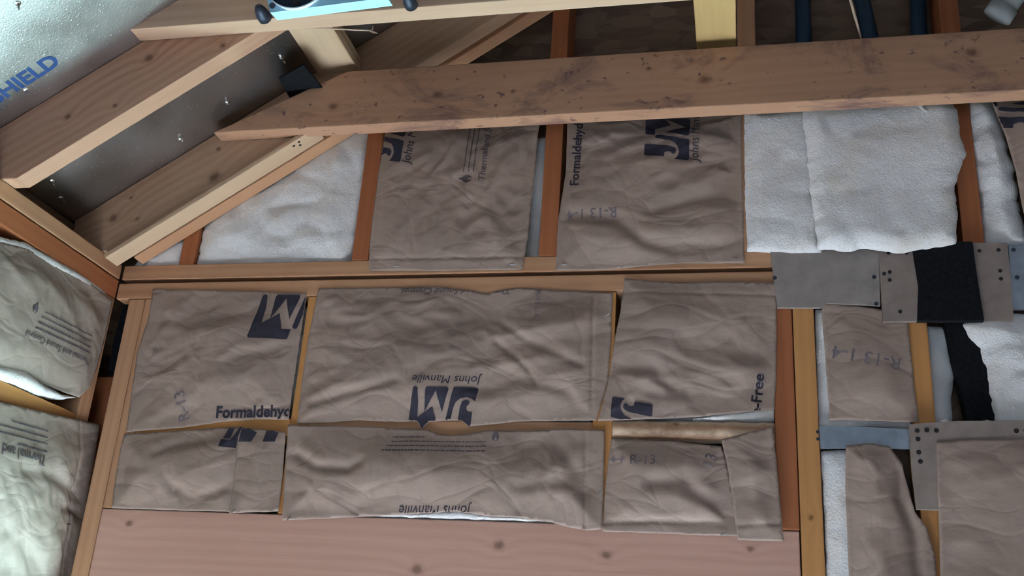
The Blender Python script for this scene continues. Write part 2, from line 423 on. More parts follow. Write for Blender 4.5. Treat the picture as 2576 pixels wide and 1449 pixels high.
# header over the doorway
Mh = axes((0.074, 0.0, 1.757), (1, 0, 0), (0, 1, 0), (0, 0, 1))
HDR = wood('fir_header', (0.62, 0.385, 0.30), (0.42, 0.225, 0.165), contrast=0.4, knot_density=0.04,
           knots=knots_px([(1255, 1372, .011), (1526, 1396, .010), (1050, 1432, .012), (325, 1316, .008), (1888, 1380, .007)], Mh, 0))
lumber('door_header', rect(0, 1.381, 0, 0.141), 0, 0.089, Mh, HDR, 'wide pinkish header board with knots along the bottom', 'header')
stud(0.034, 0.0725, 0.0, 2.359, FIR, 'full height tan stud beside the black strip in the left corner')
stud(0.0735, 0.112, 1.899, 2.359, FIR, 'short tan stud half under paper, second from the left corner', name='cripple_stud')
stud(0.460, 0.498, 1.899, 2.359, FIR_AMBER, 'amber stud between the left and the widest middle batt', name='cripple_stud')
stud(1.080, 1.118, 1.899, 2.359, FIR_AMBER, 'amber stud just right of the widest middle batt', name='cripple_stud')
stud(1.4185, 1.4560, 1.899, 2.359, FIR_RED, 'reddish short stud standing on the right end of the header', name='cripple_stud')
Mk = axes((1.4575, 0, 0), (0, 0, 1), (0, 1, 0), (-1, 0, 0))
stud(1.4575, 1.4965, 0.0, 2.359, wood('fir_amber_knot', (0.60, 0.31, 0.115), (0.40, 0.17, 0.055), contrast=0.35, knot_density=0.02, knots=knots_px([(2040, 1302, .006)], Mk, 0)), 'amber full height stud right of the header with one knot')
stud(1.660, 1.698, 0.0, 2.359, FIR_AMBER, 'amber stud left of the slanted black strip')
# blocking between the studs
plank_x('blocking', 0.112, 0.460, 2.056, 2.092, 0.002, 0.089, FIR_AMBER, 'narrow block below the left middle batt', 'blocking')
plank_x('blocking', 0.498, 1.080, 2.056, 2.092, 0.002, 0.089, FIR, 'long block below the widest middle batt', 'blocking')
# gable studs
gs = lambda x: deckz(x)-0.002
stud(0.138, 0.174, 2.440, 0, FIR_RED, 'short stub stud between two white tufts under the rafter', name='gable_stud', topslope=lambda x: RAF0+0.667*x+0.03)
stud(0.546, 0.584, 2.440, 0, FIR_RED, 'reddish gable stud right of the triangular white batt', name='gable_stud', topslope=gs)
stud(0.955, 0.993, 2.440, 0, FIR_RED, 'reddish gable stud between the two papered gable batts', name='gable_stud', topslope=gs)
stud(1.364, 1.402, 2.440, 0, FIR, 'gable stud seen only above the stained joist, beside the yellow board', name='gable_stud', topslope=gs)
stud(1.775, 1.813, 2.440, 0, FIR_RED, 'reddish gable stud at the right between torn white batts', name='gable_stud', topslope=gs)
# rafters
Mr2 = axes((0, -0.42, RAF0), (CS, 0, SN), (0, 1, 0), (-SN, 0, CS))
RAF2 = wood('pine_rafter', (0.53, 0.335, 0.22), (0.30, 0.135, 0.08), contrast=0.6, knot_density=0.05,
            knots=knots_px([(375, 145, .012), (170, 293, .008), (290, 265, .006), (560, 115, .007)], Mr2, -0.42))
rafter('rafter', -0.3, 2.1, -0.42, -0.38, RAF0, 0.131, RAF2, 'nearer sloping rafter with bright underside, upper left')
rafter('rafter', -0.3, 2.1, -0.08, -0.0405, RAF0, 0.131, wood('pine_rafter_far', (0.52, 0.355, 0.23), (0.33, 0.17, 0.10), contrast=0.5,
       knots=knots_px([(540, 445, .014), (285, 548, .012), (345, 550, .006), (550, 375, .006), (330, 497, .005)], axes((0, -0.08, RAF0), (CS, 0, SN), (0, 1, 0), (-SN, 0, CS)), -0.08)),
       'farther sloping rafter against the gable wall, running behind the stained joist')
rafter('sloping_nailer', 0.06, 2.1, -0.039, -0.001, RAF0-0.012, 0.05, FIR, 'dark sloping nailer tucked behind the farther rafter', 'nailer')
ST = wood('pine_strip', (0.64, 0.47, 0.31), (0.42, 0.26, 0.15), contrast=0.4, knot_density=0.03)
s_end = Yp(790, 338, -0.1)[0]/CS
strip = rafter('furring_strip', 0.02, s_end, -0.092, -0.044, RAF0-0.012, 0.0115, ST, 'pale strip with nail holes along the bottom of the farther rafter', 'strip')
# ceiling joists
TIE1 = wood('fir_stained', (0.50, 0.30, 0.185), (0.33, 0.16, 0.095), contrast=0.35, stain=0.85, knots=knots_px([(1291, 229, .006), (2445, 132, .013), (838, 268, .012), (1100, 238, .013), (1772, 200, .014), (1437, 182, .005), (1632, 172, .006), (1835, 210, .004)], axes((0, -0.12, 2.702), (1, 0, 0), (0, 1, 0), (0, 0, 1)), -0.12), stain_col=(0.135, 0.075, 0.075))
xl = [(0.235, 0.0), (0.55, 0.137)]
plank_x('ceiling_joist', 0.0, 0, 2.702, 0, -0.12, -0.081, TIE1, 'long stained joist crossing in front of the gable batts', 'joist',
        poly=[(0.235, 0), (W_-0.235, 0), (W_-0.5, 0.137), (0.53, 0.137)])
TIE2 = wood('pine_joist', (0.58, 0.42, 0.29), (0.36, 0.19, 0.12), contrast=0.5, knot_density=0.06)
plank_x('ceiling_joist', 0.0, 0, 2.731, 0, -0.46, -0.421, TIE2, 'nearest joist with bright underside crossing the top left', 'joist',
        poly=[(0.222, 0), (W_-0.222, 0), (W_-0.40, 0.128), (0.40, 0.128)])
# flat boards lying on the joists
plank_y('flat_board', -0.62, -0.045, 0.443, 0.541, 2.862, 2.898, PINE, 'blond striped board lying across the joists near the rafters', 'board')
plank_y('flat_board', -0.62, -0.082, 1.281, 1.361, 2.862, 2.898, wood('pine_yellow', (0.68, 0.50, 0.22), (0.46, 0.30, 0.12), contrast=0.5), 'yellow board on top of the stained joist at upper right', 'board')
# left wall
plank_y('top_plate', -Lr, -0.002, -0.089, 0.0, 2.406, 2.440, FIR, 'upper plate of the left wall running towards the viewer', 'top plate')
plank_y('top_plate', -Lr, -0.002, -0.089, 0.0, 2.360, 2.403, FIR_RED, 'lower plate of the left wall running towards the viewer', 'top plate')
def lstud(y0, y1, z0, z1, mat, label, x0=-0.089, x1=0.0, name='wall_stud'):
    M = axes((x0, y0, z0), (0, 0, 1), (1, 0, 0), (0, 1, 0))
    return lumber(name, rect(0, z1-z0, 0, y1-y0), 0, x1-x0, M, mat, label, 'stud')
lstud(-0.042, -0.004, 0.0, 2.359, FIR, 'stud at the end of the left wall behind the paper edges')
stud(-0.088, 0.033, 0.0, 2.195, FIR_RED, 'dark reddish corner stud in the gap below the black strip', y0=0.05, y1=0.0885, name='corner_stud')
plank_y('blocking', -0.411, -0.043, -0.075, -0.004, 2.048, 2.086, FIR_AMBER, 'short block between the two batts on the left wall', 'blocking')

# rough log-like block right of the middle
def log_block():
    x0, x1, zc, r = 1.1185, 1.4180, 2.0765, 0.0205
    nu, nv = 60, 20; V = []; F = []
    for i in range(nu+1):
        x = x0+(x1-x0)*i/nu
        for j in range(nv):
            an = 2*math.pi*j/nv
            cy, cz = math.cos(an), math.sin(an)
            k = 1/max(abs(cy), abs(cz))                       # squarish section at the top, waney below
            k = 1.0+(k-1)*(0.8 if cz > 0 else 0.12)
            rr = r*k*(1+0.10*perlin(x*28, an*1.2, 3)+0.05*perlin(x*90, an*4, 5))
            V.append((x, 0.018+cy*rr*1.05, zc+cz*rr*(1.0-0.10*(i/nu))))
    for i in range(nu):
        for j in range(nv):
            a = i*nv+j; b = i*nv+(j+1) % nv; F.append((a, b, b+nv, a+nv))
    F.append(tuple(range(nv))[::-1]); F.append(tuple(nu*nv+j for j in range(nv)))
    M = axes((x0, 0.022, zc), (1, 0, 0), (0, 1, 0), (0, 0, 1))
    o = mesh_obj('blocking', V, F, wood('pine_wane', (0.78, 0.62, 0.45), (0.40, 0.22, 0.12), contrast=1.0, stain=0.8, stain_col=(0.20, 0.10, 0.06)), None, True, M)
    tag(o, 'rough rounded block with bark marks below the right middle batt', 'blocking')
log_block()

# ------------------------------------------------------------------ sheets and batts
class Sheet:
    def __init__(s, frame, poly, depth, step, extra=()):
        s.frame, s.poly, s.depth = frame, poly, depth
        bd = densify(poly, step); s.bd = bd; n = len(bd)
        A = np.array(poly); lo, hi = A.min(0), A.max(0)
        ga, gb = np.meshgrid(np.arange(lo[0], hi[0], step), np.arange(lo[1], hi[1], step*0.87))
        ga = ga.copy(); ga[1::2] += step/2
        rs = np.random.RandomState(int(abs(lo[0])*1000+abs(lo[1])*100) % 10000)
        ga = (ga+rs.uniform(-.18, .18, ga.shape)*step).ravel(); gb = (gb+rs.uniform(-.18, .18, gb.shape)*step).ravel()
        m = inside(poly, ga, gb); ga, gb = ga[m], gb[m]
        m = poly_dist(poly, ga, gb) > step*0.45; ga, gb = ga[m], gb[m]
        if len(extra):
            ex_ = np.array(extra); m = inside(poly, ex_[:, 0], ex_[:, 1]); ex_ = ex_[m]
            m = poly_dist(poly, ex_[:, 0], ex_[:, 1]) > step*0.3; ex_ = ex_[m]
            ga = np.concatenate([ga, ex_[:, 0]]); gb = np.concatenate([gb, ex_[:, 1]])
        pts = [Vector(p) for p in bd]+[Vector((x, y)) for x, y in zip(ga, gb)]
        v2, e2, f2, ov, oe, of = delaunay_2d_cdt(pts, [(i, (i+1) % n) for i in range(n)], [], 1, 1e-7)
        s.v2 = np.array([(p.x, p.y) for p in v2]); s.f = [tuple(f) for f in f2]
        # orientation: counter clockwise seen from the room
        f0 = s.f[0]; q = s.v2[list(f0)]
        if np.cross(q[1]-q[0], q[2]-q[0]) < 0: s.f = [tuple(reversed(f)) for f in s.f]
        s.d = depth(s.v2[:, 0], s.v2[:, 1])
        s.v3 = [frame.p3(a, b, d) for (a, b), d in zip(s.v2, s.d)]
        s.bvh = None
    def bend(s):
        if s.bvh is None:
            s.bvh = BVHTree.FromPolygons([(a, b, d) for (a, b), d in zip(s.v2, s.d)], s.f)
        return s.bvh
    def closed(s, back):
        """front surface plus rim going back to depth 'back'"""
        V = list(s.v3); F = list(s.f)
        cnt = {}
        for f in s.f:
            for i in range(3):
                a, b = f[i], f[(i+1) % 3]; cnt[(a, b)] = 1
        bed = [(a, b) for (a, b) in cnt if (b, a) not in cnt]
        mp = {}; mid = {}
        for a, b in bed:
            for k in (a, b):
                if k not in mp:
                    dk = s.d[k]
                    mid[k] = len(V); V.append(s.frame.p3(s.v2[k][0], s.v2[k][1], dk+(back-dk)*0.35))
                    mp[k] = len(V); V.append(s.frame.p3(s.v2[k][0], s.v2[k][1], back))
        for a, b in bed:
            F.append((b, a, mid[a], mid[b])); F.append((mid[b], mid[a], mp[a], mp[b]))
        return V, F

def line_dist(pl, a, b):
    dm = np.full(np.shape(a), 1e9)
    for (x0, y0), (x1, y1) in zip(pl[:-1], pl[1:]):
        dx, dy = x1-x0, y1-y0; t = np.clip(((a-x0)*dx+(b-y0)*dy)/(dx*dx+dy*dy+1e-12), 0, 1)
        dm = np.minimum(dm, np.hypot(a-x0-t*dx, b-y0-t*dy))
    return dm
def paper_depth(poly, base, bulge, wr, seed, ang=0.0, stretch=2.2, flange=0.0, edge=0.07, scale=8.0, curl=None, folds=()):
    ca, sa = math.cos(ang), math.sin(ang)
    def d(a, b):
        a = np.asarray(a, float); b = np.asarray(b, float)
        ds = poly_dist(poly, a, b)
        s1 = sstep((ds-flange)/edge)
        u = (a*ca+b*sa)*scale/stretch; v = (-a*sa+b*ca)*scale
        wx = perlin(u*0.7, v*0.7, seed+50)*0.6
        n1 = perlin(u+wx, v+wx, seed); n2 = perlin(u*1.9+3+wx, v*1.9-wx, seed+9); n3 = perlin((u-v)*2.6, (u*stretch+v)*1.9, seed+21); n4 = perlin(u*6.1, v*5.3, seed+31)
        am = 0.35+0.9*sstep(0.5+perlin(a*3.1+seed, b*3.1, seed+41))
        ridge = -am*(np.abs(n1)*1.5+np.abs(n2)*0.8+np.abs(n3)*0.55+np.abs(n4)*0.22)+0.6
        big = perlin(a*5+seed, b*5, seed+77)
        out = base+bulge*s1*(0.75+0.5*big)+wr*ridge*(0.12+0.88*sstep(ds/0.03))
        for pl, amp, wd in folds: out = out-amp*np.exp(-(line_dist(pl, a, b)/wd)**2)
        return np.maximum(out, 0.0012+0.15*base)
    return d
def fluff_depth(poly, base, bulge, amp, seed, edge=0.05, scale=9.0, soft=0.6):
    def d(a, b):
        ds = poly_dist(poly, a, b)
        s1 = np.sqrt(np.clip(ds/edge, 0, 1))
        q = perlin(np.asarray(a)*scale*0.7, np.asarray(b)*scale*0.7, seed)+0.24*fbm(np.asarray(a)*scale*2.4, np.asarray(b)*scale*2.4, seed+4, 3)
        q2 = (1-np.abs(perlin(np.asarray(a)*scale*1.3+4, np.asarray(b)*scale*1.3, seed+5)))**4
        return base+bulge*(s1-1)*1.0+amp*q*s1-amp*0.45*q2*s1
    return d
def jitter(poly, amp, seed, step=0.006):
    out = []
    dp = densify(poly, step); n = len(dp)
    for i, (a, b) in enumerate(dp):
        p, q = dp[i-1], dp[(i+1) % n]; tx, ty = q[0]-p[0], q[1]-p[1]; L = math.hypot(tx, ty)+1e-9
        k = amp*(float(perlin(a*40, b*40, seed))*1.2+float(perlin(a*120, b*120, seed+3))*0.7)
        out.append((a-ty/L*k, b+tx/L*k))
    return out

TXT = {}
def text_tris(s, shear=0.0, bold=0.0):
    key = (s, shear, bold)
    if key in TXT: return TXT[key]
    c = bpy.data.curves.new('t', 'FONT'); c.body = s; c.shear = shear; c.offset = bold; c.resolution_u = 3
    o = bpy.data.objects.new('t', c); COL.objects.link(o)
    dg = bpy.context.evaluated_depsgraph_get(); dg.update()
    me = bpy.data.meshes.new_from_object(o.evaluated_get(dg))
    V = [(v.co.x, v.co.y) for v in me.vertices]; F = [tuple(p.vertices) for p in me.polygons]
    bpy.data.objects.remove(o); bpy.data.curves.remove(c); bpy.data.meshes.remove(me)
    TXT[key] = (V, F); return V, F
LOGO = [
    [(0, 4), (1, 1), (4, 0), (49, 0), (52, 1), (53, 4), (68, 63), (67, 67), (63, 69), (59, 68), (57, 63), (52, 42), (46, 30), (36, 23), (23, 20), (12, 23), (4, 29)],
    [(42, 67), (37, 39), (32, 29), (26, 26), (19, 27), (16, 31), (17, 34), (22, 38), (23, 43), (20, 49), (12, 50), (10, 50), (14, 86), (17, 90), (42, 90), (45, 86)],
    [(66, 0), (63, 3), (63, 7), (76, 50), (90, 8), (114, 50), (113, 6), (110, 0)],
    [(70, 70), (88, 70), (97, 39), (114, 70), (124, 73), (150, 73), (153, 87), (150, 90), (76, 90), (73, 87)],
    [(150, 73.5), (140, 3), (137, 0), (133, 0), (130, 3), (128, 29), (130, 66), (134, 73.5)],
]
FLAME = [(0, 0), (-5, 2), (-8, 8), (-6, 14), (-2, 18), (0, 26), (3, 18), (7, 13), (8, 7), (5, 2), (2, 0), (3, 5), (0, 8), (-3, 5)]
def bars_polys(lines, seed):
    """rows of tiny print: short dark dashes"""
    rs = random.Random(seed); P = []
    for (y, x0, x1, h) in lines:
        x = x0
        while x < x1:
            wd = rs.uniform(2.0, 7.0); P.append(rect(x, min(x+wd, x1), y+h*0.2, y+h*0.75)); x += wd+0.7
    return P
def polys_tris(polys):
    V = []; F = []
    for p in polys:
        k = len(V); V += list(p); F.append(tuple(range(k, k+len(p))))
    return V, F
def stamp(name, sheet, V, F, p0, p1, mat, parent, aspect=1.0, off=0.0013, fit=None, maxlen=0.0045, clip=True):
    """lay flat artwork on a sheet: artwork x range runs from p0 to p1 (sheet coordinates)"""
    V = np.array(V, float); lo, hi = (V[:, 0].min(), V[:, 0].max()) if fit is None else fit
    ax = np.array(p1)-np.array(p0); L = np.linalg.norm(ax); ax /= L; ay = np.array((-ax[1], ax[0])); s = L/(hi-lo)
    bm = bmesh.new()
    vs = [bm.verts.new((p0[0]+ax[0]*(x-lo)*s+ay[0]*y*s*aspect, p0[1]+ax[1]*(x-lo)*s+ay[1]*y*s*aspect, 0)) for x, y in V]
    for f in F:
        try: bm.faces.new([vs[i] for i in f])
        except ValueError: pass
    bmesh.ops.triangulate(bm, faces=bm.faces)
    for _ in range(6):
        le = [e for e in bm.edges if e.calc_length() > maxlen]
        if not le: break
        bmesh.ops.subdivide_edges(bm, edges=le, cuts=1, use_grid_fill=False)
        bmesh.ops.triangulate(bm, faces=bm.faces)
    bvh = sheet.bend(); dead = []
    for v in bm.verts:
        h = bvh.ray_cast(Vector((v.co.x, v.co.y, 1.0)), Vector((0, 0, -1)))
        if h[0] is None: dead.append(v); v.co.z = 0
        else: v.co.z = h[0].z+off
    bmesh.ops.delete(bm, geom=dead, context='VERTS')
    if not bm.faces: bm.free(); return None
    fr = sheet.frame; I = MATW[parent.name].inverted()
    for v in bm.verts: v.co = I @ Vector(fr.p3(v.co.x, v.co.y, v.co.z))
    for f in bm.faces: f.normal_update()
    # face the room
    nsum = sum((f.normal*f.calc_area() for f in bm.faces), Vector())
    if nsum.dot(Vector(fr.en)) < 0: bmesh.ops.reverse_faces(bm, faces=bm.faces)
    return bm_obj(name, bm, mat, parent)
def put_text(sheet, parent, s, q0, q1, mat=INK, shear=0.0, bold=0.012, aspect=1.0, name='printed_text'):
    V, F = text_tris(s, shear, bold)
    return stamp(name, sheet, V, F, sheet.frame.px(*q0), sheet.frame.px(*q1), mat, parent, aspect)
def put_logo(sheet, parent, q0, q1, aspect=1.0, mat=INK):
    V, F = polys_tris(LOGO)
    return stamp('printed_logo', sheet, V, F, sheet.frame.px(*q0), sheet.frame.px(*q1), mat, parent, aspect, fit=(0, 153))
def put_polys(name, sheet, parent, polys, q0, q1, mat=INK_FINE, aspect=1.0, fit=None):
    V, F = polys_tris(polys)
    return stamp(name, sheet, V, F, sheet.frame.px(*q0), sheet.frame.px(*q1), mat, parent, aspect, fit=fit)
def staple(sheet, parent, q, ang=0.0):
    a, b = sheet.frame.px(*q); h = sheet.bend().ray_cast(Vector((a, b, 1)), Vector((0, 0, -1)))
    d = h[0].z if h[0] is not None else 0.002
    ca, sa = math.cos(ang), math.sin(ang); V = []
    for z in (d, d+0.0016):
        for (u, v) in ((-.0055, -.0009), (.0055, -.0009), (.0055, .0009), (-.0055, .0009)):
            V.append(sheet.frame.p3(a+u*ca-v*sa, b+u*sa+v*ca, z))
    F = [(0, 1, 2, 3), (7, 6, 5, 4), (0, 4, 5, 1), (1, 5, 6, 2), (2, 6, 7, 3), (3, 7, 4, 0)]
    return mesh_obj('staple', V, F, NAILSTEEL, parent)

def batt(label, frame, pts, base=0.002, bulge=0.012, wr=0.0063, seed=1, ang=0.0, stretch=2.2, flange=0.0, edge=0.07, scale=8.0,
         mat=None, core=None, core_front=-0.006, core_mat=None, curl=None, step=0.0055, d_unproj=0.0, group=None, core_amp=0.006, core_back=-0.08, folds=(), bay=None, core_bulge=0.014):
    poly = [frame.px(x, y, d_unproj) for x, y in pts]
    area2 = sum(poly[i-1][0]*poly[i][1]-poly[i][0]*poly[i-1][1] for i in range(len(poly)))
    if area2 < 0: poly = poly[::-1]
    loc = frame.p3(sum(p[0] for p in poly)/len(poly), min(p[1] for p in poly), 0)
    root = empty('insulation_batt', loc, label, 'insulation', group)
    poly = jitter(poly, 0.0006, seed, 0.012)
    FL = [([frame.px(*q) for q in pl], amp, wd) for pl, amp, wd in folds]; extra = []
    for pl, amp, wd in FL:
        if wd > 0.006: continue
        for (x0, y0), (x1, y1) in zip(pl[:-1], pl[1:]):
            L = math.hypot(x1-x0, y1-y0); n_ = max(1, int(L/0.006)); nx, ny = -(y1-y0)/L, (x1-x0)/L
            for k in range(n_+1):
                for off in (-wd, 0, wd): extra.append((x0+(x1-x0)*k/n_+nx*off, y0+(y1-y0)*k/n_+ny*off))
    sh = Sheet(frame, poly, paper_depth(poly, base, bulge, wr, seed, ang, stretch, flange, edge, scale, curl, FL), step, extra)
    o = mesh_obj('kraft_facing', sh.v3, sh.f, mat or KRAFT, root, True)
    md = o.modifiers.new('thick', 'SOLIDIFY'); md.thickness = 0.0007; md.offset = -1
    if core:
        for ci, cp in enumerate(core if isinstance(core[0], list) else [core]):
            fluff_part('fiberglass_core', root, frame, cp, core_front, seed+ci*3, core_mat, amp=core_amp, back=core_back, bay=bay, bulge=core_bulge)
    return root, sh
def fluff_part(name, parent, frame, pts, front, seed, mat=None, amp=0.006, bulge=0.014, back=-0.08, edge=0.03, jit=0.0014, step=0.008, scale=11.0, world=False, bay=None):
    poly = [frame.px(x, y) for x, y in pts] if not world else list(pts)
    if bay: poly = [(min(max(a, bay[0]), bay[1]), min(max(b, bay[2]), bay[3])) for a, b in poly]
    area2 = sum(poly[i-1][0]*poly[i][1]-poly[i][0]*poly[i-1][1] for i in range(len(poly)))
    if area2 < 0: poly = poly[::-1]
    poly = jitter(poly, jit, seed, 0.006)
    sh = Sheet(frame, poly, fluff_depth(poly, front, bulge, amp, seed, edge, scale), step)
    V, F = sh.closed(back)
    return mesh_obj(name, V, F, mat or FIBER, parent, True)
def fluff_batt(label, frame, pts, front, seed, group=None, **kw):
    poly = [frame.px(x, y) for x, y in pts]
    loc = frame.p3(sum(p[0] for p in poly)/len(poly), min(p[1] for p in poly), 0)
    root = empty('insulation_batt', loc, label, 'insulation', group)
    fluff_part('fiberglass_core', root, frame, pts, front, seed, **kw)
    return root

FINE_LINES = [(18, 0, 100, 5), (10, 0, 96, 4), (2, 0, 92, 4), (-6, 60, 92, 4)]

# ---- gable row (above the plates)
fluff_batt('small white tuft in the sharp corner left of the stub stud', GW, [(318, 668), (350, 640), (400, 610), (448, 586), (458, 612), (446, 668)], 0.004, 11, amp=0.010, edge=0.04, bay=(0.02, 0.137, 2.441, 9))
fluff_batt('large triangular white batt under the far rafter, left of the reddish stud', GW,
           [(476, 660), (478, 620), (498, 565), (580, 492), (690, 418), (790, 350), (845, 315), (925, 310), (918, 400), (903, 500), (893, 590), (880, 640), (862, 658), (700, 662)], 0.004, 12, amp=0.014, bulge=0.016, edge=0.06, scale=7.0, jit=0.003, bay=(0.176, 0.545, 2.441, 9))
r, s = batt('papered gable batt with cut off logo, right of the triangular white batt', GW,
            [(972, 322), (1358, 300), (1345, 440), (1328, 600), (1315, 679), (1120, 682), (930, 682), (928, 655), (937, 560), (952, 440)],
            seed=21, ang=1.0, bulge=0.010, wr=0.0063, edge=0.08,
            core=[[(990, 330), (1365, 318), (1368, 420), (1362, 520), (1358, 652), (1320, 652), (940, 655), (955, 480)]], core_front=-0.035, core_amp=0.008, bay=(0.585, 0.954, 2.441, 9), folds=[([(932, 653), (1320, 648)], 0.0022, 0.003)])
put_logo(s, r, (1010, 412), (1036, 258), 0.95)
put_text(s, r, 'Johns Manville', (1033, 420), (1062, 262), shear=0.25, bold=0.0, aspect=1.05)
put_text(s, r, 'Thermal and Sound Control', (1222, 458), (1251, 200), INK_FINE, shear=0.2, aspect=0.95)
put_polys('fine_print', s, r, bars_polys([(18, 0, 100, 4), (9, 0, 100, 4), (0, 0, 100, 4)], 4), (1196, 437), (1214, 300), aspect=0.9)
put_polys('printed_flame', s, r, [FLAME], (1187, 464), (1190, 444))
for q in ((1000, 672), (1290, 668)): staple(s, r, q)
r, s = batt('papered gable batt with whole logo, between reddish stud and white batts', GW,
            [(1428, 298), (1866, 270), (1867, 380), (1870, 500), (1873, 663), (1700, 664), (1520, 680), (1398, 682), (1404, 560), (1424, 430)],
            seed=34, ang=0.25, bulge=0.014, wr=0.0084, edge=0.07, scale=7.5,
            core=[[(1445, 310), (1862, 285), (1866, 640), (1410, 650)]], core_front=-0.014, bay=(0.994, 1.363, 2.441, 9), folds=[([(1430, 545), (1550, 555), (1620, 610), (1700, 625), (1870, 615)], 0.008, 0.014), ([(1640, 535), (1760, 500), (1866, 490)], 0.006, 0.012)])
put_logo(s, r, (1734, 410), (1737, 262), 1.12)
put_text(s, r, 'Johns Manville', (1757, 415), (1762, 262), shear=0.25, bold=0.0, aspect=1.1)
put_text(s, r, 'Formaldehyde', (1456, 470), (1468, 298), shear=0.1, bold=0.02, aspect=0.95)
put_text(s, r, 'R-13 1-4', (1552, 527), (1428, 533), INK_FAINT, aspect=1.0, name='faint_stamp')
for q in ((1850, 650), (1420, 668)): staple(s, r, q)
fluff_batt('flat white batt left of the overlapping torn one at upper right', GW, [(1872, 282), (2040, 270), (2060, 400), (2066, 640), (1990, 640), (1880, 634), (1874, 500)], 0.022, 41, amp=0.008, edge=0.03, scale=8, back=0.001)
r = fluff_batt('torn white batt overlapping the flat one, left of the far right stud', GW,
           [(2014, 272), (2120, 264), (2280, 254), (2375, 258), (2404, 290), (2408, 345), (2425, 398), (2410, 440), (2396, 480), (2402, 540), (2400, 625), (2300, 642), (2260, 650), (2180, 636), (2130, 645), (2056, 636), (2040, 520), (2030, 420), (2022, 340)],
           0.040, 43, amp=0.006, bulge=0.018, edge=0.025, jit=0.0022, scale=8, back=0.020)
fluff_part('torn_flap', r, GW, [(2272, 256), (2300, 258), (2318, 285), (2330, 308), (2318, 312), (2292, 290)], 0.052, 45, back=0.03, amp=0.006, edge=0.015, step=0.006)
r = fluff_batt('curved white batt at the far right edge under a dark paper flap', GW,
           [(2434, 246), (2492, 242), (2520, 300), (2548, 400), (2566, 500), (2576, 560), (2590, 620), (2500, 628), (2484, 612), (2474, 520), (2456, 400), (2440, 300)], 0.020, 47, amp=0.016, bulge=0.03, edge=0.04, scale=10, jit=0.004)
poly = [GW.px(*q, 0.03) for q in ((2486, 232), (2880, 220), (2880, 640), (2592, 600), (2572, 520), (2556, 430), (2530, 340), (2502, 272))][::-1]
sh = Sheet(GW, poly, paper_depth(poly, 0.028, 0.02, 0.004, 48, 1.2), 0.008)
o = mesh_obj('kraft_facing', sh.v3, sh.f, KRAFT, r, True); o.modifiers.new('thick', 'SOLIDIFY').thickness = 0.0007
V, F = polys_tris(LOGO)
stamp('printed_logo', sh, V, F, GW.px(2640, 332, 0.03), GW.px(2630, 190, 0.03), INK, r, 1.55, fit=(0, 153))

# ---- middle row
r, s = batt('left middle batt, paper with logo at top right and curved lettering below', GW,
            [(386, 727), (560, 731), (772, 738), (764, 800), (746, 920), (727, 1056), (640, 1056), (560, 1062), (460, 1076), (318, 1088), (330, 1000), (346, 890), (374, 800)],
            seed=55, ang=0.5, bulge=0.014, wr=0.0058, edge=0.09, flange=0.012, core=[[(420, 760), (760, 760), (718, 1050), (370, 1062)]], core_front=-0.014, bay=(0.113, 0.459, 2.093, 2.359), folds=[([(420, 728), (410, 800), (382, 900)], 0.002, 0.003), ([(385, 800), (480, 815), (620, 790)], 0.004, 0.012), ([(600, 900), (700, 880)], 0.005, 0.015)])
V, F = polys_tris(LOGO)
stamp('printed_logo', s, V, F, GW.px(836, 744), GW.px(648, 742), INK, r, 1.0, fit=(0, 153))
put_text(s, r, 'Formaldehyde-Free', (545, 1052), (830, 1046), bold=0.03, aspect=1.05)
put_text(s, r, 'R-13', (478, 1055), (470, 985), INK_FAINT, name='faint_stamp')
r, s = batt('widest middle batt, paper with upside down logo at its lower edge', GW,
            [(802, 726), (960, 724), (1110, 722), (1170, 730), (1222, 738), (1262, 730), (1300, 724), (1410, 730), (1542, 738), (1538, 850), (1530, 960), (1500, 1058), (1380, 1060),
             (1290, 1062), (1180, 1074), (1160, 1058), (1080, 1062), (1062, 1082), (1050, 1060), (1000, 1062), (900, 1058), (820, 1064), (748, 1066), (760, 960), (776, 850)],
            seed=63, ang=0.15, bulge=0.016, wr=0.0090, edge=0.08, flange=0.0, scale=8.5, stretch=2.6,
            core=[[(830, 760), (1530, 760), (1480, 1050), (780, 1055)]], core_front=-0.014, bay=(0.499, 1.079, 2.093, 2.359), folds=[([(1494, 735), (1492, 860), (1488, 1058)], 0.0028, 0.003), ([(1205, 750), (1240, 800), (1330, 860), (1460, 920)], 0.005, 0.008), ([(790, 1015), (880, 990), (1000, 960)], 0.006, 0.010), ([(1250, 860), (1330, 930), (1350, 965)], 0.004, 0.006), ([(1210, 985), (1300, 960), (1430, 985), (1470, 1050)], 0.005, 0.012)])
stamp('printed_logo', s, V, F, GW.px(1206, 979), GW.px(1032, 979), INK, r, 1.05, fit=(0, 153))
put_text(s, r, 'Johns Manville', (1216, 951), (1046, 951), shear=0.2, bold=0.0, aspect=1.0)
put_text(s, r, 'Thermal and Sound Control', (1284, 726), (1012, 726), INK_FINE, shear=0.2, aspect=0.95)
put_text(s, r, 'R-13 1-4', (1348, 732), (1344, 800), INK_FAINT, name='faint_stamp')
for q in ((1528, 795),): staple(s, r, q, 0.6)
